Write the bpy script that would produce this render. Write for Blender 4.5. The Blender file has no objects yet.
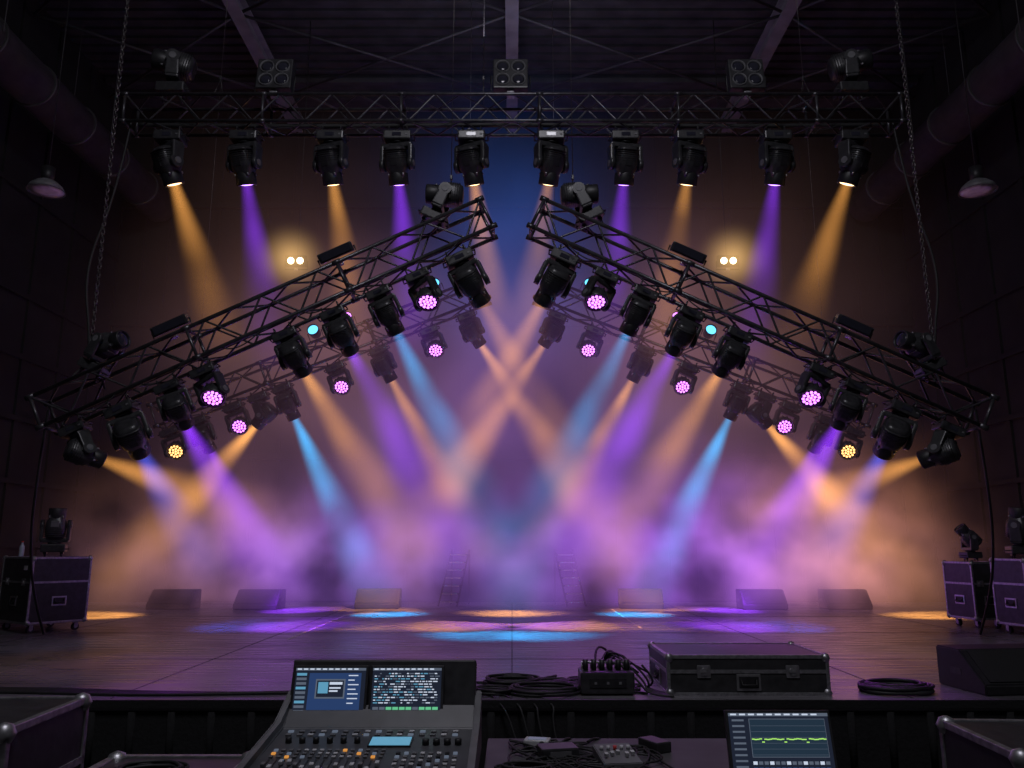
import bpy, bmesh, math, random
from mathutils import Vector, Matrix, Euler
random.seed(7)
R = math.radians
scene = bpy.context.scene
COL = scene.collection
try:
    scene.view_settings.view_transform = 'Standard'
except Exception: pass

# ------------------------------------------------------------------ materials
def nt_new(name):
    m = bpy.data.materials.new(name); m.use_nodes = True
    nt = m.node_tree; nt.nodes.clear()
    out = nt.nodes.new('ShaderNodeOutputMaterial')
    return m, nt, out

def mat(name, col, rough=.5, metal=0., var=.25, scale=8., bump=0., emit=None, es=0., spec=.5):
    m, nt, out = nt_new(name)
    b = nt.nodes.new('ShaderNodeBsdfPrincipled')
    b.inputs['Roughness'].default_value = rough
    b.inputs['Metallic'].default_value = metal
    b.inputs['Specular IOR Level'].default_value = spec
    tc = nt.nodes.new('ShaderNodeTexCoord')
    n = nt.nodes.new('ShaderNodeTexNoise'); n.inputs['Scale'].default_value = scale; n.inputs['Detail'].default_value = 2
    nt.links.new(tc.outputs['Object'], n.inputs['Vector'])
    r = nt.nodes.new('ShaderNodeValToRGB')
    r.color_ramp.elements[0].position = .3; r.color_ramp.elements[1].position = .7
    r.color_ramp.elements[0].color = tuple(c*(1-var) for c in col)+(1,)
    r.color_ramp.elements[1].color = tuple(min(1, c*(1+var)) for c in col)+(1,)
    nt.links.new(n.outputs['Fac'], r.inputs['Fac']); nt.links.new(r.outputs['Color'], b.inputs['Base Color'])
    if bump:
        bp = nt.nodes.new('ShaderNodeBump'); bp.inputs['Strength'].default_value = bump; bp.inputs['Distance'].default_value = .02
        nt.links.new(n.outputs['Fac'], bp.inputs['Height']); nt.links.new(bp.outputs['Normal'], b.inputs['Normal'])
    if emit:
        b.inputs['Emission Color'].default_value = tuple(emit)+(1,)
        b.inputs['Emission Strength'].default_value = es
    nt.links.new(b.outputs[0], out.inputs['Surface'])
    return m

BLACK = mat('black_plastic', (.034,.034,.037), .34, 0, .3, 20)
BLACK2 = mat('black_plastic_dark', (.016,.016,.018), .48, 0, .3, 20)
TRUSSM = mat('truss_black_steel', (.10,.098,.108), .36, .7, .3, 12)
ALU = mat('aluminium', (.5,.5,.52), .35, .9, .15, 30)
ALUD = mat('aluminium_worn', (.38,.38,.4), .42, .8, .3, 30)
CASEM = mat('case_laminate', (.032,.032,.034), .4, 0, .3, 14, .1)
RUB = mat('rubber', (.015,.015,.016), .6)
GLASSD = mat('dark_lens_glass', (.03,.03,.045), .08, 0, .1)
FAB = mat('black_fabric', (.008,.008,.009), .95, 0, .3, 40, .3)
GRILLE = mat('speaker_grille', (.012,.012,.014), .6, .2, .5, 180, .5)
CHAINM = mat('chain_steel', (.15,.14,.14), .45, .9)
DUCTM = mat('galvanised_duct', (.11,.108,.11), .5, .5, .2, 4)
GREYP = mat('grey_plastic', (.14,.14,.15), .5)
GREYD = mat('console_grey', (.065,.067,.075), .42)
LABEL = mat('white_label', (.55,.55,.53), .6)
WHITEP = mat('white_plastic', (.5,.5,.52), .5)
REDP = mat('red_plastic', (.5,.04,.03), .5)
def emi(name, c, s): return mat(name, (c[0]*.2,c[1]*.2,c[2]*.2), .3, 0, .05, 5, 0, c, s)

ORANGE=(1.0,.42,.09); PURPLE=(.27,.035,.95); CYAN=(.02,.42,.9); MAG=(.5,.05,.9); WARM=(1.0,.58,.2); BLUE=(.07,.12,1.0)
PAL={'o':ORANGE,'p':PURPLE,'c':CYAN,'m':MAG,'w':WARM,'b':BLUE}
LENSC={'o':(1,.65,.32),'p':(.5,.25,1),'c':(.12,.6,1),'m':(.8,.3,1),'w':(1,.72,.4),'b':(.3,.45,1)}
LENS={k:emi('lens_glow_'+k, c, 4.) for k,c in LENSC.items()}
LEDC=dict(LENSC); LEDC['m']=(.7,.18,1.); LEDC['o']=(1,.5,.15)
LEDM={k:emi('led_glow_'+k, c, {'w':6.,'c':2.,'o':3.}.get(k,3.6)) for k,c in LEDC.items()}

# ------------------------------------------------------------------ mesh builder
class MB:
    def __init__(s): s.bm=bmesh.new(); s.mats=[]; s.M=Matrix.Identity(4)
    def mi(s,m):
        if m not in s.mats: s.mats.append(m)
        return s.mats.index(m)
    def box(s,c,d,m,rot=None,bev=0,taper=None):
        T=Matrix.Translation(c)
        if rot: T=T@Euler(rot).to_matrix().to_4x4()
        r=bmesh.ops.create_cube(s.bm,size=1); vs=r['verts']
        for v in vs:
            tx=ty=1
            if taper and v.co.z<0: tx,ty=taper
            v.co=Vector((v.co.x*d[0]*tx,v.co.y*d[1]*ty,v.co.z*d[2]))
            v.co=s.M@T@v.co
        k=s.mi(m); fs=set(f for v in vs for f in v.link_faces)
        for f in fs: f.material_index=k
        if bev:
            es=list(set(e for v in vs for e in v.link_edges))
            rr=bmesh.ops.bevel(s.bm,geom=es,offset=bev,segments=2,affect='EDGES',profile=.6)
            for f in rr['faces']: f.material_index=k
    def lathe(s,prof,m,seg=20,T=None,sq=0.,cap=True):
        T=s.M@(T or Matrix.Identity(4)); k=s.mi(m); rings=[]
        for r,z in prof:
            ring=[]
            for i in range(seg):
                a=2*math.pi*i/seg; ca,sa=math.cos(a),math.sin(a)
                q=1.
                if sq: q=1/((abs(ca)**(2+sq*6)+abs(sa)**(2+sq*6))**(1/(2+sq*6)))
                ring.append(s.bm.verts.new(T@Vector((r*q*ca,r*q*sa,z))))
            rings.append(ring)
        for a,b in zip(rings,rings[1:]):
            for i in range(seg):
                f=s.bm.faces.new((a[i],a[(i+1)%seg],b[(i+1)%seg],b[i])); f.material_index=k; f.smooth=True
        if cap:
            for rg in (rings[0],rings[-1]):
                try: f=s.bm.faces.new(rg); f.material_index=k
                except Exception: pass
    def cyl(s,p1,p2,r,m,r2=None,seg=10,cap=True):
        p1=Vector(p1);p2=Vector(p2);d=p2-p1
        if d.length<1e-6: return
        T=Matrix.Translation(p1)@d.to_track_quat('Z','Y').to_matrix().to_4x4()
        s.lathe([(r,0),(r if r2 is None else r2,d.length)],m,seg,T,cap=cap)
    def tube(s,pts,r,m,seg=6,closed=False):
        pts=[Vector(p) for p in pts]; n=len(pts); k=s.mi(m); rings=[]
        for i,p in enumerate(pts):
            a=pts[(i-1)%n] if (closed or i>0) else p; b=pts[(i+1)%n] if (closed or i<n-1) else p
            q=(b-a).to_track_quat('Z','Y')
            rings.append([s.bm.verts.new(s.M@(p+q@Vector((r*math.cos(2*math.pi*j/seg),r*math.sin(2*math.pi*j/seg),0)))) for j in range(seg)])
        rng=range(n) if closed else range(n-1)
        for i in rng:
            A=rings[i];B=rings[(i+1)%n]
            for j in range(seg):
                f=s.bm.faces.new((A[j],A[(j+1)%seg],B[(j+1)%seg],B[j])); f.material_index=k; f.smooth=True
    def prism(s,prof,x0,x1,m,bev=0):
        """profile in (y,z), extruded along x"""
        k=s.mi(m)
        A=[s.bm.verts.new(s.M@Vector((x0,y,z))) for y,z in prof]; B=[s.bm.verts.new(s.M@Vector((x1,y,z))) for y,z in prof]
        n=len(prof); fs=[s.bm.faces.new(A),s.bm.faces.new(B[::-1])]
        for i in range(n): fs.append(s.bm.faces.new((A[i],B[i],B[(i+1)%n],A[(i+1)%n])))
        for f in fs: f.material_index=k
        if bev:
            es=list(set(e for f in fs for e in f.edges))
            rr=bmesh.ops.bevel(s.bm,geom=es,offset=bev,segments=2,affect='EDGES')
            for f in rr['faces']: f.material_index=k
    def mesh(s,name):
        bmesh.ops.recalc_face_normals(s.bm,faces=s.bm.faces)
        me=bpy.data.meshes.new(name); s.bm.to_mesh(me); s.bm.free()
        for m in s.mats: me.materials.append(m)
        return me
    def obj(s,name,loc=(0,0,0),rot=(0,0,0),parent=None):
        return add(name,s.mesh(name),loc,rot,parent)
def add(name,data,loc=(0,0,0),rot=(0,0,0),parent=None):
    o=bpy.data.objects.new(name,data); o.location=loc; o.rotation_euler=rot
    if parent: o.parent=parent
    COL.objects.link(o); return o
def empty(name,loc=(0,0,0),rot=(0,0,0)):
    o=add(name,None,loc,rot); o.empty_display_size=.2; return o

# ------------------------------------------------------------------ volumes
def N(nt,t,**k):
    n=nt.nodes.new(t)
    for a,v in k.items(): setattr(n,a,v)
    return n
def mth(nt,op,a,b=None,clamp=False):
    n=nt.nodes.new('ShaderNodeMath'); n.operation=op; n.use_clamp=clamp
    for i,v in enumerate((a,b)):
        if v is None: continue
        if isinstance(v,(int,float)): n.inputs[i].default_value=v
        else: nt.links.new(v,n.inputs[i])
    return n.outputs[0]
def vnoise(nt,scale,detail=0.,lo=.3,hi=.7,a=.35,b=1.35):
    g=N(nt,'ShaderNodeNewGeometry')
    n=N(nt,'ShaderNodeTexNoise'); n.inputs['Scale'].default_value=scale; n.inputs['Detail'].default_value=detail
    nt.links.new(g.outputs['Position'],n.inputs['Vector'])
    r=N(nt,'ShaderNodeMapRange'); r.inputs[1].default_value=lo; r.inputs[2].default_value=hi; r.inputs[3].default_value=a; r.inputs[4].default_value=b
    nt.links.new(n.outputs['Fac'],r.inputs[0]); return r.outputs[0]
_bm={}
def beam_mat(key,S,r0,tan,L,pw=1.3):  # self-glowing cone volume, stands in for lamp light scattered by haze
    kk=(key,S,r0,tan,L)
    if kk in _bm: return _bm[kk]
    m,nt,out=nt_new('beam_glow_'+key)
    tc=N(nt,'ShaderNodeTexCoord'); sx=N(nt,'ShaderNodeSeparateXYZ'); nt.links.new(tc.outputs['Object'],sx.inputs[0])
    zz=mth(nt,'MULTIPLY',sx.outputs[2],-1.)
    r=mth(nt,'MAXIMUM',mth(nt,'ADD',mth(nt,'MULTIPLY',zz,tan),r0),.02)
    x2=mth(nt,'MULTIPLY',sx.outputs[0],sx.outputs[0]); y2=mth(nt,'MULTIPLY',sx.outputs[1],sx.outputs[1])
    rad=mth(nt,'DIVIDE',mth(nt,'ADD',x2,y2),mth(nt,'MULTIPLY',r,r))
    g0=mth(nt,'SUBTRACT',1.,rad,True)
    g=mth(nt,'MULTIPLY',g0,g0)
    fade=mth(nt,'SUBTRACT',1.,mth(nt,'DIVIDE',zz,L),True)
    st=mth(nt,'DIVIDE',mth(nt,'MULTIPLY',g,fade),mth(nt,'POWER',r,pw))
    st=mth(nt,'MULTIPLY',st,vnoise(nt,1.5,0.,.25,.75,.35,1.4))
    st=mth(nt,'MULTIPLY',st,S)
    e=N(nt,'ShaderNodeEmission'); e.inputs['Color'].default_value=PAL[key]+(1,)
    nt.links.new(st,e.inputs['Strength']); nt.links.new(e.outputs[0],out.inputs['Volume'])
    m.cycles.volume_step_rate=2.6
    _bm[kk]=m; return m
_bms={}
def beam_mesh(key,S,r0,ang,L):
    L=round(L*2)/2; t=math.tan(R(ang)); kk=(key,S,r0,ang,L)
    if kk not in _bms:
        b=MB(); b.lathe([(r0,0),(r0+L*t,-L)],beam_mat(key,S,r0,t,L),14)
        _bms[kk]=b.mesh('emissive_beam')
    return _bms[kk]

# ------------------------------------------------------------------ luminaires
def mk_base():
    b=MB()
    b.box((0,0,-.135),(.36,.27,.13),BLACK,bev=.02)
    b.box((0,-.137,-.135),(.12,.01,.05),GLASSD); b.box((.13,-.137,-.135),(.03,.01,.02),GREYP)
    for x in (-.12,.12):
        b.box((x,0,-.06),(.05,.08,.04),BLACK,bev=.006)
        b.tube([(x,.045*math.cos(a),-.015+.045*math.sin(a)) for a in [i*math.pi/6 for i in range(12)]],.012,BLACK,6,True)
    for x in (-.195,.195): b.tube([(x*.9,-.08,-.12),(x*1.12,-.08,-.12),(x*1.12,.08,-.12),(x*.9,.08,-.12)],.01,RUB)
    b.cyl((0,0,-.2),(0,0,-.225),.1,BLACK2,seg=20)
    return b.mesh('base')
def mk_yoke():
    b=MB()
    b.box((0,0,-.035),(.42,.16,.07),BLACK,bev=.02)
    for s in (-1,1):
        b.box((s*.195,0,-.16),(.055,.17,.26),BLACK,bev=.018,taper=(1,.85))
        b.cyl((s*.165,0,-.28),(s*.225,0,-.28),.085,BLACK,seg=20)
        b.cyl((s*.225,0,-.28),(s*.232,0,-.28),.045,GREYP,seg=14)
    return b.mesh('yoke')
def mk_head():
    b=MB()
    b.lathe([(.07,.235),(.115,.225),(.135,.19),(.15,.12),(.153,.02),(.145,-.06),(.118,-.1),(.115,-.18)],BLACK,24,sq=.25)
    b.lathe([(.115,-.1),(.13,-.13),(.133,-.26),(.125,-.275),(.108,-.27),(.105,-.245)],BLACK2,24,cap=False)
    for i in range(6): b.lathe([(.138,.19-.028*i),(.157,.185-.028*i),(.157,.178-.028*i),(.138,.173-.028*i)],BLACK2,24,sq=.25,cap=False)
    b.box((0,.14,-.02),(.12,.03,.1),GREYP,bev=.01); b.box((0,-.145,.03),(.1,.02,.12),BLACK2,bev=.008)
    for a in range(4): b.cyl((.137*math.cos(a*1.57+.8),.137*math.sin(a*1.57+.8),-.12),(.137*math.cos(a*1.57+.8),.137*math.sin(a*1.57+.8),-.15),.012,ALUD,seg=6)
    return b.mesh('head')
def mk_lens(m):
    b=MB(); b.lathe([(.106,-.25),(.09,-.262),(.05,-.27),(.005,-.273)],m,20); return b.mesh('lens')
def mk_whead():
    b=MB()
    b.lathe([(.05,.16),(.11,.15),(.15,.1),(.16,.03),(.172,0),(.175,-.07),(.168,-.085),(.16,-.08),(.158,-.06)],BLACK,28)
    for i in range(12):
        a=i*math.pi/6; b.box((.145*math.cos(a),.145*math.sin(a),.07),(.05,.008,.09),BLACK2,rot=(0,0,a))
    return b.mesh('head')
def mk_wleds(m):
    b=MB()
    pts=[(0,0)]+[(.055*math.cos(i*math.pi/3),.055*math.sin(i*math.pi/3)) for i in range(6)]+[(.108*math.cos(i*math.pi/6+.26),.108*math.sin(i*math.pi/6+.26)) for i in range(12)]
    for x,y in pts: b.lathe([(.021,-.062),(.019,-.074),(.01,-.08),(.002,-.081)],m,10,Matrix.Translation((x,y,0)))
    return b.mesh('led_lenses')
MBASE=mk_base();MYOKE=mk_yoke();MHEAD=mk_head();MWH=mk_whead()
_lc={}
def getlens(k,w):
    if (k,w) not in _lc:
        if w: _lc[(k,w)]=mk_wleds(LEDM[k] if k else GLASSD)
        else: _lc[(k,w)]=mk_lens(LENS[k] if k else GLASSD)
    return _lc[(k,w)]
LSC=1.35
def fixture(pos,roty,target,key=None,S=.3,ang=9,L=None,power=4000,wash=False,beam=True,flip=False,yawbase=0,sc=1.0):
    name='led_wash_light' if wash else 'moving_head_light'
    rt=Euler((math.pi if flip else 0,roty,yawbase))
    root=empty(name,pos,rt); root.scale=(sc,sc,sc)
    d=Vector(target)-(Vector(pos)+rt.to_matrix()@Vector((0,0,-.5*sc))); dist=d.length/sc
    dl=rt.to_matrix().inverted()@d.normalized()
    t=math.acos(max(-1,min(1,-dl.z))); pan=math.atan2(-dl.x,dl.y)
    if t<R(4): pan=0
    add('base',MBASE,parent=root)
    y=add('yoke',MYOKE,(0,0,-.225),(0,0,pan),root)
    h=add('head',MWH if wash else MHEAD,(0,0,-.28),(t,0,0),y)
    add('lenses' if wash else 'lens',getlens(key,wash),parent=h)
    if key:
        zl=-.09 if wash else -.285
        if beam:
            LL=L or dist-.2
            add('emissive_beam',beam_mesh(key,S,.15 if wash else .1,ang,LL),(0,0,zl),(0,0,0),h)
        if power:
            ld=bpy.data.lights.new('lamp','SPOT'); ld.energy=power*LSC; ld.color=PAL[key]; ld.spot_size=R(ang*2.15); ld.spot_blend=1.; ld.shadow_soft_size=.08
            add('lamp',ld,(0,0,zl-.02),(0,0,0),h)
    return root

# ------------------------------------------------------------------ truss
def truss_mesh(L,w,h,bay=.36):
    b=MB(); r=.025
    for y in (-w/2,w/2):
        for z in (-h/2,h/2): b.cyl((0,y,z),(L,y,z),r,TRUSSM,seg=10)
    n=max(2,round(L/bay)); st=L/n
    for i in range(n):
        x0=i*st;x1=x0+st
        f=i%2
        for y in (-w/2,w/2):
            b.cyl((x0,y,-h/2 if f else h/2),(x1,y,h/2 if f else -h/2),.013,TRUSSM,seg=6,cap=False)
        for z in (-h/2,h/2):
            b.cyl((x0,-w/2 if f else w/2,z),(x1,w/2 if f else -w/2,z),.013,TRUSSM,seg=6,cap=False)
    xs=[0.]
    while xs[-1]+1.9<L-.6: xs.append(xs[-1]+1.9)
    xs.append(L)
    for x in xs:
        for y in (-w/2,w/2): b.cyl((x,y,-h/2),(x,y,h/2),.02,TRUSSM,seg=8)
        for z in (-h/2,h/2): b.cyl((x,-w/2,z),(x,w/2,z),.02,TRUSSM,seg=8)
        for y in (-w/2,w/2):
            for z in (-h/2,h/2): b.cyl((x-.05,y,z),(x+.05,y,z),.034,TRUSSM,seg=10)
    return b.mesh('box_truss')
TW=.38
add('box_truss',truss_mesh(10.66,.4,.4),(-5.32,10.2,7.08))
TOPB=6.88
def cable(name,pts,r=.012,m=RUB,parent=None,cyc=False):
    cu=bpy.data.curves.new(name,'CURVE'); cu.dimensions='3D'; cu.bevel_depth=r; cu.bevel_resolution=2; cu.resolution_u=8
    sp=cu.splines.new('NURBS'); sp.points.add(len(pts)-1)
    for p,q in zip(sp.points,pts): p.co=(q[0],q[1],q[2],1)
    sp.use_endpoint_u=True; sp.order_u=3; sp.use_cyclic_u=cyc
    cu.materials.append(m); return add(name,cu,parent=parent)

tops=[(-4.73,'o',-3.0),(-3.69,'p',-3.0),(-2.5,'o',-1.7),(-1.58,'p',-1.1),(-.56,'o',.5),(.54,'o',-.5),(1.56,'p',1.1),(2.45,'o',1.5),(3.65,'p',3.0),(4.7,'o',2.8)]
for x,k,tx in tops:
    fixture((x,10.2,TOPB-.02),0,(tx,12.6,0),k,.2 if k=='o' else .27,9.5,L=2.6,power=500,sc=1.04)

# slanted trusses
def slant(P0,a,L,fx,h=TW,sc=.82):
    ax=Vector((math.cos(a),0,math.sin(a))); n=Vector((-math.sin(a),0,math.cos(a)))
    me=truss_mesh(L,h,h)
    add('box_truss',me,P0,(0,-a,0))
    e=P0+ax*L; add('box_truss',me,(-e.x,e.y,e.z),(0,a,0))
    for f in fx:
        s,dn,tg,k,kw=f
        p=P0+ax*s+n*(-h/2-.02)*dn
        for sg in (-1,1):
            q=Vector((p.x if sg==-1 else -p.x,p.y,p.z))
            tt=(tg[0] if sg==-1 else -tg[0],tg[1],tg[2])
            ry=-a if sg==-1 else a
            kk=dict(kw); fl=dn<0; kk.setdefault('sc',sc)
            fixture(q,(ry if not fl else -ry),tt,k,flip=fl,**kk)
    return ax,n
A1=math.atan2(2.42,5.125); P1=Vector((-5.433,9.19,2.687)); L1=5.668
ax1,n1=slant(P1,A1,L1,[
 (.26,1,(.6,14.0,0),'o',dict(S=.36,ang=12,L=3.4,power=1500)),
 (.83,1,(-4.1,12.5,0),'b',dict(S=.24,ang=11,L=3.0,power=1500,sc=.95)),
 (1.42,1,(-3.3,12.6,0),'p',dict(S=.42,ang=11.5)),
 (1.86,1,(-3.2,6.9,0),'m',dict(ang=12,beam=False,wash=True,power=120)),
 (2.89,1,(-.75,12.8,0),'o',dict(S=.25,ang=10.5)),
 (3.50,1,(-.2,13.2,0),'p',dict(S=.42,ang=11.5)),
 (4.09,1,(.45,11.3,0),'c',dict(S=.34,ang=9.5,power=4500)),
 (4.60,1,(-.9,6.9,0),'m',dict(ang=12,beam=False,wash=True,power=120)),
 (5.15,1,(2.3,12.5,0),'o',dict(S=.13,ang=10,power=1000,sc=.95)),
 (5.0,-1,(-7.0,9.15,5.75),None,dict(sc=.9)),
 (.62,-1,(-3,8.6,3.9),None,dict(sc=.85)),
])
A2=math.atan2(2.2,5.425); P2=Vector((-5.90,13.19,3.29)); L2=5.854
ax2,n2=slant(P2,A2,L2,[
 (.12,1,(-5.0,8.5,0),'o',dict(ang=10,beam=False,wash=True,power=120)),
 (.60,1,(-4.0,15.5,0),'p',dict(S=.3,ang=11)),
 (1.22,1,(-4.0,8,0),'m',dict(ang=11,beam=False,wash=True,power=120)),
 (1.66,1,(-7.4,14.4,0),'o',dict(S=.5,ang=11,power=7000)),
 (2.08,1,(-2.2,14.6,0),'c',dict(S=.62,ang=9.5,power=5500)),
 (3.02,1,(-2.6,8.5,0),'m',dict(ang=11,beam=False,wash=True,power=120)),
 (3.8,1,(.1,14.8,0),'o',dict(S=.28,ang=9.5)),
 (4.71,1,(-1.1,8.5,0),'m',dict(ang=11,beam=False,wash=True,power=120)),
 (5.4,1,(2.7,15.5,0),'o',dict(S=.32,ang=9.5)),
],sc=.86)
for sg in (-1,1):
    fixture((sg*4.75,10.2,7.30),0,(sg*8.5,9.4,8.6),None,flip=True,sc=1.1)

# ------------------------------------------------------------------ blinders / floods
def blinder(name,pos,nx,nz,lit,rot=(0,0,0),sc=1.):
    root=empty(name,pos,rot); root.scale=(sc,sc,sc); b=MB(); d=.17
    W=nx*d+.04;H=nz*d+.04
    b.box((0,.03,0),(W,.13,H),BLACK,bev=.012)
    for i in range(nx):
        for j in range(nz):
            x=(i-(nx-1)/2)*d;z=(j-(nz-1)/2)*d
            T=Matrix.Translation((x,-.03,z))@Matrix.Rotation(R(90),4,'X')
            b.lathe([(.078,-.005),(.078,.02),(.07,.02),(.066,.004)],BLACK2 if lit else GREYP,18,T,cap=False)
            b.lathe([(.066,.004),(.04,.012),(.003,.016)],LEDM['w'] if lit else GLASSD,18,T)
    b.tube([(-W/2-.02,.03,0),(-W/2-.02,.03,-H/2-.05),(W/2+.02,.03,-H/2-.05),(W/2+.02,.03,0)],.012,BLACK2)
    b.box((0,.03,-H/2-.045),(.08,.08,.05),ALUD,bev=.008)
    b.obj('housing',parent=root); return root
for x in (-3.29,-.02,3.25): blinder('blinder_light',(x,10.05,7.60),2,2,False,(R(-8),0,0),1.28)
def glowball(key,r,S,loc,parent=None):  # bloom around a lamp, put in as an emissive sphere
    m,nt,out=nt_new('bloom_emission_'+key)
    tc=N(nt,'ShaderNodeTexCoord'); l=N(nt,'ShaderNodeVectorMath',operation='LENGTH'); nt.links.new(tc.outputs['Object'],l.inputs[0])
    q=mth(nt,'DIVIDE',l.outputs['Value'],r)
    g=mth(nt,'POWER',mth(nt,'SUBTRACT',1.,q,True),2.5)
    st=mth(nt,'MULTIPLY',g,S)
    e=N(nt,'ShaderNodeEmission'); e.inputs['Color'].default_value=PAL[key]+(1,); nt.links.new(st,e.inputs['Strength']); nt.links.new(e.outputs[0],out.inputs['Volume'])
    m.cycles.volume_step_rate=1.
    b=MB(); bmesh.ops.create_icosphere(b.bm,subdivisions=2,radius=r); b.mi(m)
    return b.obj('emissive_bloom',loc,parent=parent)
for sg in (-1,1):
    r_=blinder('audience_blinder',(sg*3.98,14,6.33),2,1,True,(R(12),0,0))
    b=MB(); b.cyl((0,0,0),(0,0,5.0),.01,BLACK2); b.obj('hanging_pipe',(0,.1,0),(R(-12),0,0),r_)
    glowball('w',.75,1.5,(0,-.3,0),r_)
def flood():
    b=MB()
    b.box((0,0,.17),(.44,.16,.12),BLACK,bev=.015,rot=(R(20),0,0))
    b.box((0,-.085,.145),(.38,.01,.09),GLASSD,rot=(R(20),0,0))
    for i in range(7): b.box((-.18+.06*i,.08,.2),(.012,.03,.1),BLACK2,rot=(R(20),0,0))
    b.tube([(-.235,0,.17),(-.235,0,.05),(.235,0,.05),(.235,0,.17)],.012,BLACK2)
    b.box((0,0,.025),(.07,.07,.05),ALUD,bev=.006)
    return b.mesh('flood_light')
FL=flood()
def onslant(P,ax,n,s,off,h=TW): return P+ax*s+n*(h/2+off)
for s in (1.7,3.83):
    p=onslant(P1,ax1,n1,s,.025)
    add('flood_light',FL,p,(0,-A1,0)); add('flood_light',FL,(-p.x,p.y,p.z),(0,A1,0))
def par(k):
    b=MB(); T=Matrix.Translation((0,0,.2))@Matrix.Rotation(R(80),4,'X')
    b.lathe([(.04,-.12),(.09,-.1),(.1,.06),(.1,.1),(.09,.1),(.088,.07)],BLACK,18,T,cap=False)
    b.lathe([(.088,.07),(.04,.078),(.003,.08)],LEDM[k],16,T)
    b.tube([(-.12,0,.2),(-.12,0,.03),(.12,0,.03),(.12,0,.2)],.01,BLACK2); b.box((0,0,.02),(.06,.06,.04),ALUD)
    return b.mesh('par_can_light')
PC=par('c');PP=par('m')
for s,me in ((5.1,PC),(2.9,PC),(3.5,PP)):
    p=onslant(P2,ax2,n2,s,.025)
    add('par_can_light',me,p,(0,-A2,0)); add('par_can_light',me,(-p.x,p.y,p.z),(0,A2,0))

# ------------------------------------------------------------------ chains & wire ropes
def chain(x,y,z,ztop=11.4):
    Lc=ztop-z; b=MB(); n=int(Lc/.055)
    for i in range(n):
        zz=i*.055; pts=[]
        for j in range(8):
            a=j*math.pi/4; u=.02*math.cos(a); w=.037*math.sin(a)
            pts.append((u,0,zz+w) if i%2 else (0,u,zz+w))
        b.tube(pts,.008,CHAINM,4,True)
    b.tube([(0,0,0),(0,0,-.05),(.04,0,-.09),(.04,0,-.14),(0,0,-.17),(-.04,0,-.14)],.014,ALUD)
    for s in (-1,1): b.tube([(0,0,-.12),(s*.1,s*.1,-.3),(s*.12,s*.19,-.42)],.012,RUB)
    b.obj('hoist_chain',(x,y,z))
for sg in (-1,1): chain(sg*4.98,9.19,3.45)
def wire(x,y,z,ztop=11.8):
    b=MB(); b.cyl((0,0,.35),(0,0,ztop-z),.005,CHAINM,seg=6)
    for s in (-1,1): b.cyl((0,0,.35),(s*.0,s*.19,0),.005,CHAINM,seg=6)
    b.box((0,0,.35),(.03,.05,.06),BLACK,bev=.006); b.obj('wire_rope',(x,y,z))
for sg in (-1,1):
    wire(sg*.75,9.19,5.3); wire(sg*5.3,13.19,3.75); wire(sg*.75,13.19,5.85)
for x in (-4.1,-.4,4.1): wire(x,10.2,7.29)
for sg in (-1,1):
    cable('hanging_cable',[(sg*5.25,10.1,6.9),(sg*5.3,10.0,5.8),(sg*5.4,9.6,4.6),(sg*5.1,9.4,3.6),(sg*5.05,9.3,3.2)],.016)
    cable('hanging_cable',[(sg*5.4,9.2,2.75),(sg*5.5,9.3,2.0),(sg*5.8,9.8,1.3),(sg*6.1,10.5,.6),(sg*6.35,11.3,.02)],.016)
    for s0 in (.4,1.2,2.2,3.2,3.8,4.7):
        a=P1+ax1*s0-n1*.2; c=P1+ax1*(s0+.5)-n1*.2
        m_=(a+c)/2+Vector((0,-.1,-.22))
        cable('fixture_cable',[(q.x if sg==-1 else -q.x,q.y-.2,q.z) for q in (a,m_,c)],.008)
for i,x in enumerate([-4.3,-3.1,-2.0,-1.1,0,1.05,2.0,3.0,4.2]):
    cable('fixture_cable',[(x-.35,10.0,6.9),(x,9.98,6.68-.05*(i%3)),(x+.35,10.0,6.9)],.008)
cable('truss_cable_loom',[(-5.2,10.2,6.93),(-3,10.25,6.92),(0,10.18,6.93),(3,10.24,6.92),(5.2,10.2,6.93)],.035)
for sg in (-1,1):
    q=[P1+ax1*s-n1*.13 for s in (.1,1.5,3,4.2,5.5)]
    cable('truss_cable_loom',[(p.x if sg==-1 else -p.x,p.y,p.z) for p in q],.03)

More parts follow.
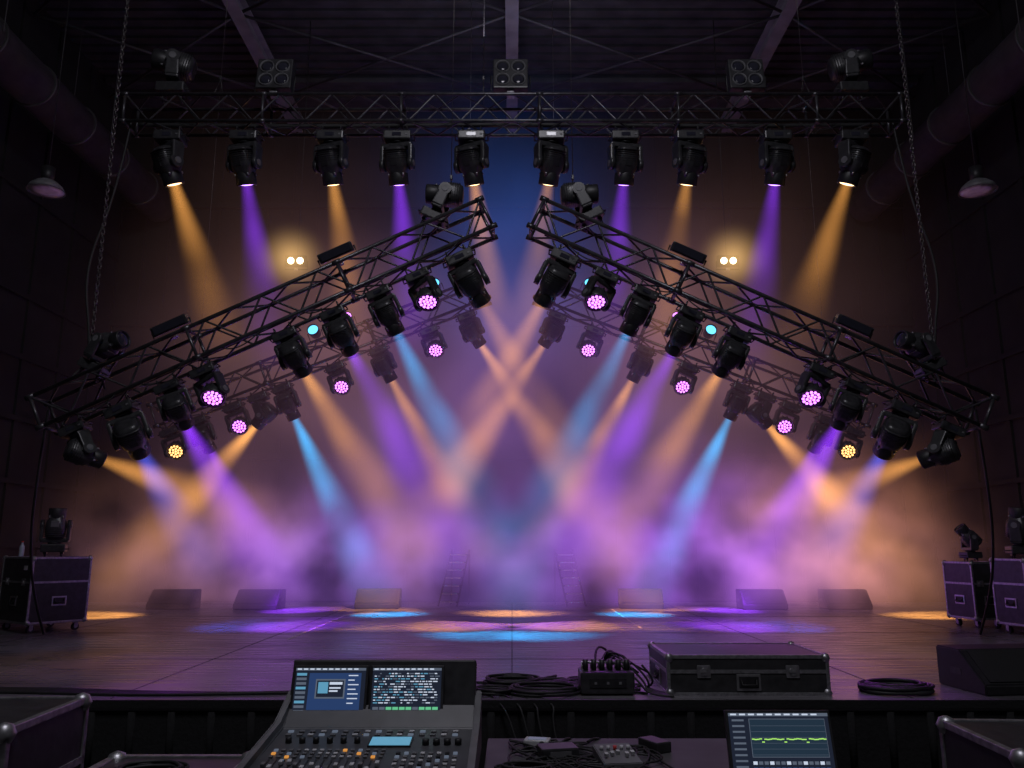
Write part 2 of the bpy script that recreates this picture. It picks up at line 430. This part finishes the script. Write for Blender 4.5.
# ------------------------------------------------------------------ room
def floor_mat():
    m,nt,out=nt_new('stage_vinyl'); b=N(nt,'ShaderNodeBsdfPrincipled')
    tc=N(nt,'ShaderNodeTexCoord'); n=N(nt,'ShaderNodeTexNoise'); n.inputs['Scale'].default_value=.8; n.inputs['Detail'].default_value=6; nt.links.new(tc.outputs['Object'],n.inputs['Vector'])
    mp=N(nt,'ShaderNodeMapping'); mp.inputs['Scale'].default_value=(1.5,14,1); nt.links.new(tc.outputs['Object'],mp.inputs['Vector'])
    n2=N(nt,'ShaderNodeTexNoise'); n2.inputs['Scale'].default_value=1.; n2.inputs['Detail'].default_value=5; nt.links.new(mp.outputs[0],n2.inputs['Vector'])
    r=N(nt,'ShaderNodeValToRGB'); r.color_ramp.elements[0].position=.35; r.color_ramp.elements[1].position=.7
    r.color_ramp.elements[0].color=(.09,.085,.095,1); r.color_ramp.elements[1].color=(.2,.19,.21,1)
    nt.links.new(n.outputs['Fac'],r.inputs['Fac'])
    nt.links.new(r.outputs['Color'],b.inputs['Base Color'])
    rr=N(nt,'ShaderNodeMapRange'); rr.inputs[1].default_value=.3; rr.inputs[2].default_value=.7; rr.inputs[3].default_value=.2; rr.inputs[4].default_value=.42
    nt.links.new(n2.outputs['Fac'],rr.inputs[0]); nt.links.new(rr.outputs[0],b.inputs['Roughness'])
    bp=N(nt,'ShaderNodeBump'); bp.inputs['Strength'].default_value=.18; bp.inputs['Distance'].default_value=.01; nt.links.new(n2.outputs['Fac'],bp.inputs['Height']); nt.links.new(bp.outputs[0],b.inputs['Normal'])
    nt.links.new(b.outputs[0],out.inputs['Surface']); return m
STG=floor_mat()
b=MB(); b.box((0,12.2,-.04),(18.9,11.02,.08),STG)
b.box((0,6.72,-.3),(18.9,.02,.46),FAB)
for i in range(60): b.cyl((-9.3+i*.315,6.70,-.54),(-9.3+i*.315,6.70,-.09),.03,FAB,seg=6)
b.box((0,6.685,-.03),(18.9,.02,.06),FAB)
TAPE=mat('pale_tape',(.45,.43,.45),.6); SEAM=mat('seam_dark',(.03,.03,.03),.6)
for x in (-6.4,-3.2,0,3.2,6.4): b.box((x,12.2,.001),(.012,10.9,.003),SEAM)
for x,y in ((-2.9,12.6),(1.9,14)): b.box((x,y,.003),(.03,3.6,.003),TAPE)
for y in (9.0,11.6,14.2): b.box((0,y,.001),(18.8,.012,.003),SEAM)
b.obj('stage')
CONC=mat('dark_concrete',(.05,.047,.05),.7,0,.3,3,.2)
b=MB(); b.box((0,8.5,-.6),(19.6,20.6,.1),CONC); b.obj('floor')
WALLM=mat('dark_wall_panel',(.010,.010,.011),.8,0,.35,2,.1)
b=MB(); b.box((0,18.6,5.7),(19.6,.2,12.6),WALLM)
for i in range(33): b.box((-9.6+i*.6,18.48,5.7),(.05,.04,12.4),WALLM)
for z in (3.2,6.4,9.4): b.box((0,18.44,z),(19.3,.08,.15),WALLM)
b.obj('wall_back')
for sg,nm in ((-1,'wall_left'),(1,'wall_right')):
    b=MB(); b.box((sg*9.7,8.5,5.7),(.2,20.4,12.6),WALLM)
    for i in range(16): b.box((sg*9.58,-1+i*1.25,5.7),(.06,.12,12.4),WALLM)
    for z in (1.2,2.4,3.6,4.8,6,8,10): b.box((sg*9.56,8.5,z),(.06,19.8,.1),WALLM)
    b.obj(nm)
ROOF=mat('roof_deck',(.06,.06,.068),.6,.3,.3,2)
BEAMM=mat('roof_steel',(.24,.23,.26),.5,.3,.2,3)
b=MB(); b.box((0,8.5,12.1),(19.6,20.6,.1),ROOF)
for i in range(66): b.box((0,-1.5+i*.3,12.02),(19.3,.12,.07),ROOF)
b.obj('ceiling')
b=MB()
for x in (-5.4,0,5.4):
    b.box((x,8.5,11.75),(.26,20,.04),BEAMM); b.box((x,8.5,11.4),(.26,20,.04),BEAMM); b.box((x,8.5,11.58),(.04,20,.34),BEAMM)
for y in (2,5,8,11,14,17):
    b.box((0,y,11.86),(19,.12,.12),ROOF)
for y in (11,14):
    for x0,x1 in ((-5.4,0),(0,5.4),(-9.4,-5.4),(5.4,9.4)):
        b.cyl((x0,y,11.45),(x1,y+3,11.45),.03,ROOF); b.cyl((x1,y,11.45),(x0,y+3,11.45),.03,ROOF)
b.obj('roof_beams')
for sg in (-1,1):
    b=MB(); b.cyl((0,-1.4,0),(0,18.3,0),.4,DUCTM,seg=28)
    for i in range(14): b.cyl((0,-1+i*1.4,0),(0,-.94+i*1.4,0),.43,DUCTM,seg=28)
    for i in range(5): b.tube([(-.42,1+i*3.5,0),(-.42,1+i*3.5,2.7)],.01,DUCTM); b.tube([(.42,1+i*3.5,0),(.42,1+i*3.5,2.7)],.01,DUCTM)
    b.obj('ventilation_duct',(sg*8.6,0,9.3))
    b=MB(); b.cyl((0,0,.3),(0,0,5.0),.008,BLACK2); b.cyl((0,0,.12),(0,0,.36),.09,BLACK2,seg=16); b.lathe([(.08,.16),(.14,.13),(.22,.06),(.26,-.02),(.25,-.02),(.2,.05)],GREYP,28,cap=False)
    b.lathe([(.245,-.01),(.12,-.02),(.01,-.025)],mat('lamp_diffuser',(.85,.85,.85),.4),24); b.obj('high_bay_lamp',(sg*6.87,11,6.33))

# ------------------------------------------------------------------ road case
def road_case(name,loc,dim,rotz=0,wheels=True,lid=.62,latches=2,label=True):
    w,d,h=dim; b=MB(); z0=.13 if wheels else .0
    b.box((0,0,z0+h/2),(w,d,h),CASEM)
    e=.03; t=.006
    for sx in (-1,1):
        for sy in (-1,1):
            b.box((sx*(w/2-e/2+t),sy*(d/2-e/2+t),z0+h/2),(e,e,h),ALUD,bev=.004)
        for z in (z0,z0+h):
            b.box((sx*(w/2-e/2+t),0,z+(-e/2+t if z>z0 else e/2-t)),(e,d,e),ALUD,bev=.004)
    for sy in (-1,1):
        for z in (z0,z0+h):
            b.box((0,sy*(d/2-e/2+t),z+(-e/2+t if z>z0 else e/2-t)),(w,e,e),ALUD,bev=.004)
    for sx in (-1,1):
        for sy in (-1,1):
            for z in (z0,z0+h):
                b.lathe([(.005,-.04),(.028,-.03),(.042,0),(.028,.03),(.005,.04)],ALUD,10,Matrix.Translation((sx*(w/2-.018),sy*(d/2-.018),z+(-.018 if z>z0 else .018))))
    zl=z0+h*lid
    for sy in (-1,1): b.box((0,sy*d/2,zl),(w,.012,.028),ALUD)
    for sx in (-1,1): b.box((sx*w/2,0,zl),(.012,d,.028),ALUD)
    for sy in (-1,1):
        for i in range(latches):
            x=(i-(latches-1)/2)*w*.55
            b.box((x,sy*(d/2+.006),zl),(.11,.01,.1),ALU,bev=.008); b.cyl((x,sy*(d/2+.008),zl),(x,sy*(d/2+.022),zl),.03,ALUD,seg=12); b.box((x,sy*(d/2+.022),zl),(.05,.008,.012),ALU)
        hz=z0+h*.33
        b.box((0,sy*(d/2+.004),hz),(.2,.01,.13),ALU,bev=.008); b.box((0,sy*(d/2+.007),hz),(.16,.01,.09),BLACK2)
        b.tube([(-.06,sy*(d/2+.012),hz+.02),(-.06,sy*(d/2+.03),hz-.02),(.06,sy*(d/2+.03),hz-.02),(.06,sy*(d/2+.012),hz+.02)],.01,RUB)
        if label: b.box((w*.30,sy*(d/2+.003),z0+h*.84),(.11,.004,.06),LABEL)
    for sx in (-1,1):
        hz=z0+h*.33
        b.box((sx*(w/2+.004),0,hz),(.01,.2,.13),ALU,bev=.004); b.box((sx*(w/2+.007),0,hz),(.01,.16,.09),BLACK2)
        b.tube([(sx*(w/2+.012),-.06,hz+.02),(sx*(w/2+.03),-.06,hz-.02),(sx*(w/2+.03),.06,hz-.02),(sx*(w/2+.012),.06,hz+.02)],.01,RUB)
    if wheels:
        for sx in (-1,1):
            for sy in (-1,1):
                x=sx*(w/2-.1);y=sy*(d/2-.1)
                b.box((x,y,z0-.008),(.1,.1,.015),ALUD); b.cyl((x-.02,y,.05),(x+.02,y,.05),.05,RUB,seg=16); b.cyl((x-.024,y,.05),(x+.024,y,.05),.02,ALUD,seg=10)
                for q in (-.03,.03): b.box((x+q,y,.085),(.006,.05,.08),ALUD)
    return b.obj(name,loc,(0,0,R(rotz)))
road_case('road_case',(-6.80,12.0,0),(1.0,.8,.9),-38)
road_case('road_case',(6.98,12.45,0),(.52,.6,.82),10)
road_case('road_case',(7.15,11.4,0),(.62,.6,.88),10)
road_case('trunk_case',(1.93,7.3,0),(1.32,.85,.31),0,False,.6,label=False)
road_case('road_case',(-2.20,3.3,-.55),(.8,.62,.98),3,True,.75)
road_case('road_case',(2.25,3.35,-.55),(.84,.6,.88),-3,True,.75)
road_case('case_table',(-1.2,2.85,-.55),(.52,.6,.86),0,True,.8)
fixture((-6.73,12.0,1.035),0,(-6.73,11.9,4),None,flip=True,yawbase=R(20),sc=.9)
fixture((7.10,11.4,1.015),0,(7.3,11.2,4),None,flip=True,yawbase=R(-10),sc=.9)
fixture((6.98,12.45,.955),0,(5.9,12.5,2.6),None,flip=True,yawbase=R(10),sc=.72)
b=MB(); b.lathe([(.03,0),(.033,.01),(.033,.12),(.03,.15),(.013,.18),(.013,.2)],mat('bottle_plastic',(.4,.45,.55),.2),14); b.cyl((0,0,.2),(0,0,.22),.016,REDP); b.obj('water_bottle',(-7.05,11.75,1.036))

def wedge(loc,w=.6,d=.5,h=.36,rz=0,name='stage_monitor'):
    b=MB(); pr=[(-d/2,.0),(-d/2,h*.25),(-d*.02,h),(d/2,h),(d/2,0)]
    b.prism(pr,-w/2,w/2,BLACK2,bev=.012)
    nrm=Vector((0,-h*.75,d*.48)).normalized()
    c=Vector((0,-d*.26,h*.625))+nrm*.004
    ang=math.atan2(h*.75,d*.48)
    b.box(c,(w*.9,math.hypot(h*.75,d*.48)*.86,.012),GRILLE,rot=(ang,0,0))
    for s in (-1,1): b.box((s*w/2,.05,h*.45),(.012,.14,.05),BLACK)
    b.obj(name,loc,(0,0,R(rz)))
wedge((4.35,7.2,0),1.1,.62,.33,6)
for x,y in ((-6.5,15.9),(-4.85,15.9),(-2.6,16.1),(2.5,16.1),(4.8,15.9),(6.4,15.9)): wedge((x,y,0),.85,.5,.36,random.uniform(-6,6))
STEPM=mat('step_edge',(.2,.2,.23),.5)
for sg in (-1,1):
    b=MB(); n=7
    for i in range(n):
        b.box((0,-.1+i*.12,.1+i*.15),(.34,.15,.03),BLACK,bev=.004); b.box((0,-.18+i*.12,.1+i*.15),(.32,.012,.025),STEPM)
    for s in (-1,1):
        b.tube([(s*.19,-.2,.03),(s*.19,.7,1.1)],.018,BLACK2); b.tube([(s*.19,.7,.0),(s*.19,.7,1.1)],.018,BLACK2)
    b.obj('access_stairs',(sg*1.22,16.4,0),(0,0,R(sg*12)))

# ------------------------------------------------------------------ cables on stage
def coil(name,c,r,turns=6,rr=.011,flat=.55):
    pts=[]
    for i in range(turns*12):
        a=i*math.pi/6; q=r*(1+random.uniform(-.1,.1)+.14*math.sin(i*.13)); pts.append((c[0]+q*math.cos(a)+random.uniform(-.01,.01),c[1]+q*flat*math.sin(a),c[2]+rr+ (i/(turns*12))*rr*4))
    cable(name,pts,rr)
coil('cable_coil',(.28,7.0,0),.27,8,.012,.8); coil('cable_coil',(.0,7.4,0),.22,6,.012,.9); coil('cable_coil',(-.15,6.95,0),.14,6,.01,.8)
coil('cable_coil',(3.2,7.05,0),.26,8,.015,.8)
coil('cable_coil',(-1.2,2.85,.45),.1,7,.006,.8)
for j in range(4):
    cable('stage_cable',[(-9,7.0+j*.09,.012),(-6,6.85+j*.05,.012),(-4.2,7.0+j*.06,.012),(-3,6.8+j*.05,.012),(-1.8,6.95-j*.02,.012),(-.4,7.0+j*.1,.012)],.013)
for j in range(5):
    cable('stage_cable',[(.1+j*.05,7.1,.012),(.5,6.85+j*.1,.012),(.62,7.3-j*.1,.03),(.85,7.35,.25+j*.03),(.8+j*.05,7.05,.22)],.009)
for j in range(4):
    cable('stage_cable',[(-.2+.1*j,6.9,.012),(-.1+.15*j,6.66,.0),(.1*j,6.6,-.15),(.1+.1*j,6.5,-.5)],.009)
    cable('stage_cable',[(.9+j*.06,7.0,.22),(1.05+.05*j,6.95,.1),(1.1,6.8+j*.1,.012),(1.3,6.78+j*.03,.012)],.009)
for j in range(11):
    pts=[(random.uniform(-.3,.2),7.0+random.uniform(-.2,.5),.01)]
    for k in range(5): pts.append((random.uniform(-.45,1.2),random.uniform(6.8,7.9),.01))
    cable('stage_cable',pts,.011)
for j in range(3):
    cable('stage_cable',[(.7+.06*j,7.05,.25),(.72+.1*j,7.25,.4-.05*j),(1.0+.05*j,7.8,.12),(1.1+.1*j,8.0,.012)],.01)
b=MB(); b.box((0,0,.1),(.44,.3,.17),BLACK,bev=.015)
for i in range(6): b.cyl((-.17+i*.068,-.03,.18),(-.17+i*.068,-.03,.27),.022,BLACK2,seg=10); b.cyl((-.17+i*.068,.08,.18),(-.17+i*.068,.08,.25),.02,GREYP,seg=10)
b.box((0,-.152,.1),(.3,.01,.07),BLACK2); b.tube([(-.2,0,.18),(-.2,0,.24),(.2,0,.24),(.2,0,.18)],.01,ALUD)
for i in range(3): b.box((-.1+i*.1,-.158,.1),(.02,.006,.02),GREYP)
b.obj('power_distro_box',(.78,7.0,0))

# ------------------------------------------------------------------ FOH table & console
TZ=.425
b=MB(); b.box((.50,3.05,TZ-.025),(1.2,.9,.05),mat('table_top',(.06,.058,.062),.5),bev=.008)
for x in (-.05,1.05):
    for y in (2.66,3.44): b.box((x,y,-.09),(.05,.05,.92),BLACK2)
b.obj('control_table')
UI={'dk':emi('ui_dark',(.012,.016,.03),1.),'bl':emi('ui_blue',(.02,.045,.13),1.),'wh':emi('ui_white',(.55,.62,.75),1.),'gr':emi('ui_grey',(.09,.11,.15),1.),'gn':emi('ui_green',(.12,.5,.25),1.),'cy':emi('ui_cyan',(.1,.3,.45),1.),'or':emi('ui_orange',(.6,.25,.05),1.),'ye':emi('ui_lime',(.4,.8,.15),1.),'wn':emi('ui_window',(.015,.03,.05),1.)}
def screen(b,T,w,h,style):
    old=b.M; b.M=T
    b.box((0,0,0),(w+.02,.02,h+.02),BLACK,bev=.003)
    b.box((0,-.0115,0),(w,.002,h),UI['dk'])
    y=-.0135
    def q(x,z,ww,hh,m,l=0): b.box((-w/2+x*w+ww*w/2,y-.001*l,h/2-z*h-hh*h/2),(ww*w,.001,hh*h),UI[m])
    q(0,0,1,.05,'gr')
    for i in range(10): q(.02+i*.09,.01,.06,.025,'wh',1)
    if style==0:
        q(.2,.1,.74,.72,'bl'); q(.3,.22,.42,.38,'gr',1); q(.32,.25,.38,.32,'dk',2); q(.34,.28,.14,.22,'cy',3); q(.5,.28,.18,.05,'wh',3); q(.5,.38,.16,.03,'wh',3); q(.5,.44,.12,.03,'wh',3)
        for i in range(9): q(.02,.1+i*.09,.14,.05,'gr' if i%3 else 'cy')
        for i in range(12): q(.22+i*.06,.86,.045,.05,'wh' if random.random()<.4 else 'gr'); q(.22+i*.06,.93,.045,.04,'bl')
        for i in range(7): q(.76,.14+i*.09,.15*random.uniform(.5,1),.02,'wh',1)
    elif style==1:
        for r in range(12):
            x=.03
            while x<.93:
                ww=random.uniform(.02,.07)
                if random.random()<.8: q(x,.1+r*.052,ww,.02,random.choice(['wh','wh','gr','cy']))
                x+=ww+.015
        for i in range(10):
            for j in range(3): q(.03+i*.095,.76+j*.07,.08,.055,random.choice(['gn','gr','wh','gn']))
    else:
        for i in range(9): q(.03,.1+i*.09,.12,.03,'gr')
        q(.2,.09,.76,.6,'gr'); q(.205,.1,.75,.58,'wn',1)
        for i in range(30):
            z=.4+.006*math.sin(i*1.3)+(.05 if i%9==4 else 0); q(.21+i*.0246,z,.026,.018,'ye',3)
        for i in range(6): q(.21,.2+i*.09,.74,.004,'gr',2)
        for i in range(14): q(.2+i*.055,.75,.04,.05,'gr' if i%3 else 'wh'); q(.2+i*.055,.84,.04,.08,'bl')
    b.M=old
DZ=-.055
root=empty('lighting_console',(0,0,DZ))
b=MB()
b.prism([(2.64,.482),(2.64,.525),(2.70,.54),(3.15,.59),(3.24,.66),(3.27,.482)],-.85,-.14,GREYD,bev=.006)
for x in (-.86,-.13): b.prism([(2.61,.481),(2.61,.55),(2.70,.565),(3.12,.615),(3.3,.70),(3.32,.481)],x-.012,x+.012,GREYP,bev=.004)
b.box((-.5,3.30,.70),(.72,.05,.22),BLACK,rot=(R(-16),0,0),bev=.008)
def sp(u,v,dz=0):
    y=2.71+v*.43; return Vector((-.84+u*.69,y,.5415+v*.0475+dz))
sl=math.atan2(.0475,.43)
for i in range(15):
    b.box(sp(.05+i*.038,.16,.001),(.005,.13,.002),BLACK2,rot=(sl,0,0)); b.box(sp(.05+i*.038,.06+.2*random.random(),.009),(.014,.022,.014),WHITEP if i%4 else GREYP,rot=(sl,0,0),bev=.003)
for r in range(3):
    for i in range(15): b.box(sp(.05+i*.038,.36+r*.07,.003),(.014,.014,.006),[GREYP,WHITEP,GREYP,UI['or'],WHITEP,GREYP,UI['gr'],GREYP,WHITEP,GREYP,GREYP][(i*7+r*3)%11],rot=(sl,0,0),bev=.002)
for r in range(6):
    for i in range(8): b.box(sp(.66+i*.04,.06+r*.075,.003),(.015,.016,.006),[WHITEP,GREYP,WHITEP,GREYP,UI['gr'],BLACK2][(i*5+r)%6],rot=(sl,0,0),bev=.002)
for i in range(6): b.cyl(sp(.08+i*.07,.68,0),sp(.08+i*.07,.68,.02),.011,BLACK2,seg=16)
for i in range(4): b.cyl(sp(.78+i*.055,.64,0),sp(.78+i*.055,.64,.02),.012,BLACK2,seg=16)
b.box(sp(.60,.68,.003),(.15,.09,.005),BLACK2,rot=(sl,0,0)); b.box(sp(.60,.68,.006),(.14,.078,.003),UI['cy'],rot=(sl,0,0))
for r in range(2):
    for i in range(16): b.box(sp(.05+i*.058,.85+r*.08,.003),(.02,.016,.006),[GREYP,UI['gr'],WHITEP,GREYP][(i*3+r)%4],rot=(sl,0,0),bev=.002)
b.obj('console_body',parent=root)
b=MB()
def ST(x,y,z,tilt,yaw=0): return Matrix.Translation((x,y,z))@Matrix.Rotation(R(yaw),4,'Z')@Matrix.Rotation(R(tilt),4,'X')
screen(b,ST(-.70,3.245,.695,-16),.27,.185,0); screen(b,ST(-.405,3.245,.695,-16),.265,.185,1)
b.obj('console_screens',parent=root)
b=MB(); b.box((0,0,-.02),(.74,.8,.04),BLACK2,bev=.006)
for x in (-.33,.33):
    for y in (-.36,.36): b.box((x,y,-.51),(.05,.05,.94),BLACK2)
b.obj('console_stand',(-.50,3.0,TZ))
root=empty('laptop',(0,0,-.05)); b=MB()
b.box((.91,2.74,.487),(.365,.25,.014),GREYP,bev=.004)
for r in range(5):
    for i in range(13): b.box((.91-.15+i*.025,2.70+r*.026,.496),(.02,.02,.004),BLACK2)
b.box((.91,2.635,.495),(.1,.06,.002),BLACK2)
b.obj('keyboard_base',parent=root)
b=MB(); screen(b,ST(.91,2.90,.585,-14),.34,.2,2); b.obj('display',parent=root)
b=MB(); b.prism([(-.09,0),(-.09,.025),(.09,.05),(.09,0)],-.07,.07,GREYP,bev=.003)
for i in range(5):
    b.box((-.05+i*.025,-.04+.015*(i%3),.043),(.012,.018,.012),WHITEP,rot=(.14,0,0)); b.cyl((-.05+i*.025,.03,.04),(-.05+i*.025,.03,.056),.007,REDP if i==2 else WHITEP)
b.obj('small_mixer',(.38,3.1,TZ),(0,0,R(8)))
b=MB(); b.box((0,0,.02),(.14,.1,.04),BLACK,bev=.006); b.box((0,-.051,.02),(.08,.002,.02),GREYP); b.obj('network_switch',(.17,3.2,TZ),(0,0,.2))
b=MB(); b.box((0,0,.012),(.1,.07,.024),WHITEP,bev=.005); b.box((0,-.0,.025),(.07,.04,.002),UI['gr']); b.obj('wireless_router',(.1,3.38,TZ),(0,0,-.2))
b=MB(); b.box((0,0,.02),(.07,.12,.04),BLACK,bev=.006); b.obj('power_adapter',(.55,3.3,TZ),(0,0,.5))
coil('cable_coil',(.05,3.0,TZ),.09,4,.005,.6)
for j in range(12):
    x=random.uniform(-.05,.2); pts=[(x,random.uniform(3.1,3.45),TZ+.006)]
    for k in range(5): pts.append((random.uniform(-.06,.62),random.uniform(2.8,3.46),TZ+.006+random.uniform(0,.015)))
    cable('table_cable',pts,.004)
for j in range(3): cable('table_cable',[(.1+.1*j,3.4,TZ+.006),(.12+.12*j,3.5,TZ+.02),(.15+.15*j,3.56,.3),(.2+.1*j,3.6,-.5)],.006)

# ------------------------------------------------------------------ emissive haze
def emissive_haze(name,center,size,glow_blobs,noise,rate):  # emission-only box: lit-haze colours set as glow blobs, no scattering
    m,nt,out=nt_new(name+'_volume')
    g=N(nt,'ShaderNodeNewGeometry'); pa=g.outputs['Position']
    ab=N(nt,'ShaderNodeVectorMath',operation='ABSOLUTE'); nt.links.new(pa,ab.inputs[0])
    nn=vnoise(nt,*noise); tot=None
    for c,s,k,col in glow_blobs:
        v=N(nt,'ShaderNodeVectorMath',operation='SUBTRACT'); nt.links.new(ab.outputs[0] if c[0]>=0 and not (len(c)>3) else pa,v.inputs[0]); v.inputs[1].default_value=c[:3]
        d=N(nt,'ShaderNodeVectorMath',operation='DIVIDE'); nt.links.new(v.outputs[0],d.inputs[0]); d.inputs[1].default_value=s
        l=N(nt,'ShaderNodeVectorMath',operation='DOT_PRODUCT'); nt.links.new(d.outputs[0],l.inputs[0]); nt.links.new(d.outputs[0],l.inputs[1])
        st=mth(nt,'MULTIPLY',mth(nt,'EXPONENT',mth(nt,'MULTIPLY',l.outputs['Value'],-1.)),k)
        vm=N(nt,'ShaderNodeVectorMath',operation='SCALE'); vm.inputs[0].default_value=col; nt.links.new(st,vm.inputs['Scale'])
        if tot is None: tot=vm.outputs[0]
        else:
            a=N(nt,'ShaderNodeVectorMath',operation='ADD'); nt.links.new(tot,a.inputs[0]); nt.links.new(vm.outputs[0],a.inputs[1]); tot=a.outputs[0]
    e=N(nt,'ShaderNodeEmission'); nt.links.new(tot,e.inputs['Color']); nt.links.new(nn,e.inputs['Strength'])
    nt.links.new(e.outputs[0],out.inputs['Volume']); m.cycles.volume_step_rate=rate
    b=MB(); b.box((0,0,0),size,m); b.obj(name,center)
emissive_haze('emissive_haze',(0,14.3,5.3),(14,7.6,9.0),[  # spill of the stage lights painted as coloured emission
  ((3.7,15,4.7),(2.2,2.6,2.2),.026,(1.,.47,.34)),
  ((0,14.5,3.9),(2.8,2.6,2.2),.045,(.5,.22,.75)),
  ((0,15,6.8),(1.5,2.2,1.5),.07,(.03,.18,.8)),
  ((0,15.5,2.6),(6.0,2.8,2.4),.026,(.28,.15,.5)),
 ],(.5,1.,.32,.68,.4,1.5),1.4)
emissive_haze('emissive_low_smoke',(0,15.7,1.75),(17.4,4.9,3.45),[  # smoke glows by its own emission colours, lamps do not light it
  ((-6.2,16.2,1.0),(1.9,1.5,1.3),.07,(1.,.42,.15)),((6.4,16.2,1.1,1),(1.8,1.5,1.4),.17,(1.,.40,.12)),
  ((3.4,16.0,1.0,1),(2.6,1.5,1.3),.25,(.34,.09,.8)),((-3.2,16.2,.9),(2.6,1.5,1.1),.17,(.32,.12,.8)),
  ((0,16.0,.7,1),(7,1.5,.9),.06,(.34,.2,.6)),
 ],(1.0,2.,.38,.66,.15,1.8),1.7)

w=bpy.data.worlds.new('World'); scene.world=w; w.use_nodes=True
bg=w.node_tree.nodes['Background']; bg.inputs[0].default_value=(.5,.48,.55,1); bg.inputs[1].default_value=.018
def fill_light(name,loc,rot,e,size,c=(.92,.9,1.)):
    l=bpy.data.lights.new(name,'AREA'); l.energy=e; l.color=c; l.size=size; add(name,l,loc,rot)
fill_light('front_fill',(0,1.0,11.0),(R(28),0,0),330,2.5)  # added overhead fill to lift fixtures and foreground, no real lamp
fill_light('roof_fill',(0,11.2,8.3),(R(180),0,0),75,3.,(.8,.78,1.))  # added fill aimed up to brighten the ceiling, no fitting there

cam=bpy.data.cameras.new('camera'); cam.lens=28.125; cam.sensor_width=36; cam.clip_end=200
co=add('camera',cam,(0,0,1.2),(R(90+11.38),0,0)); scene.camera=co
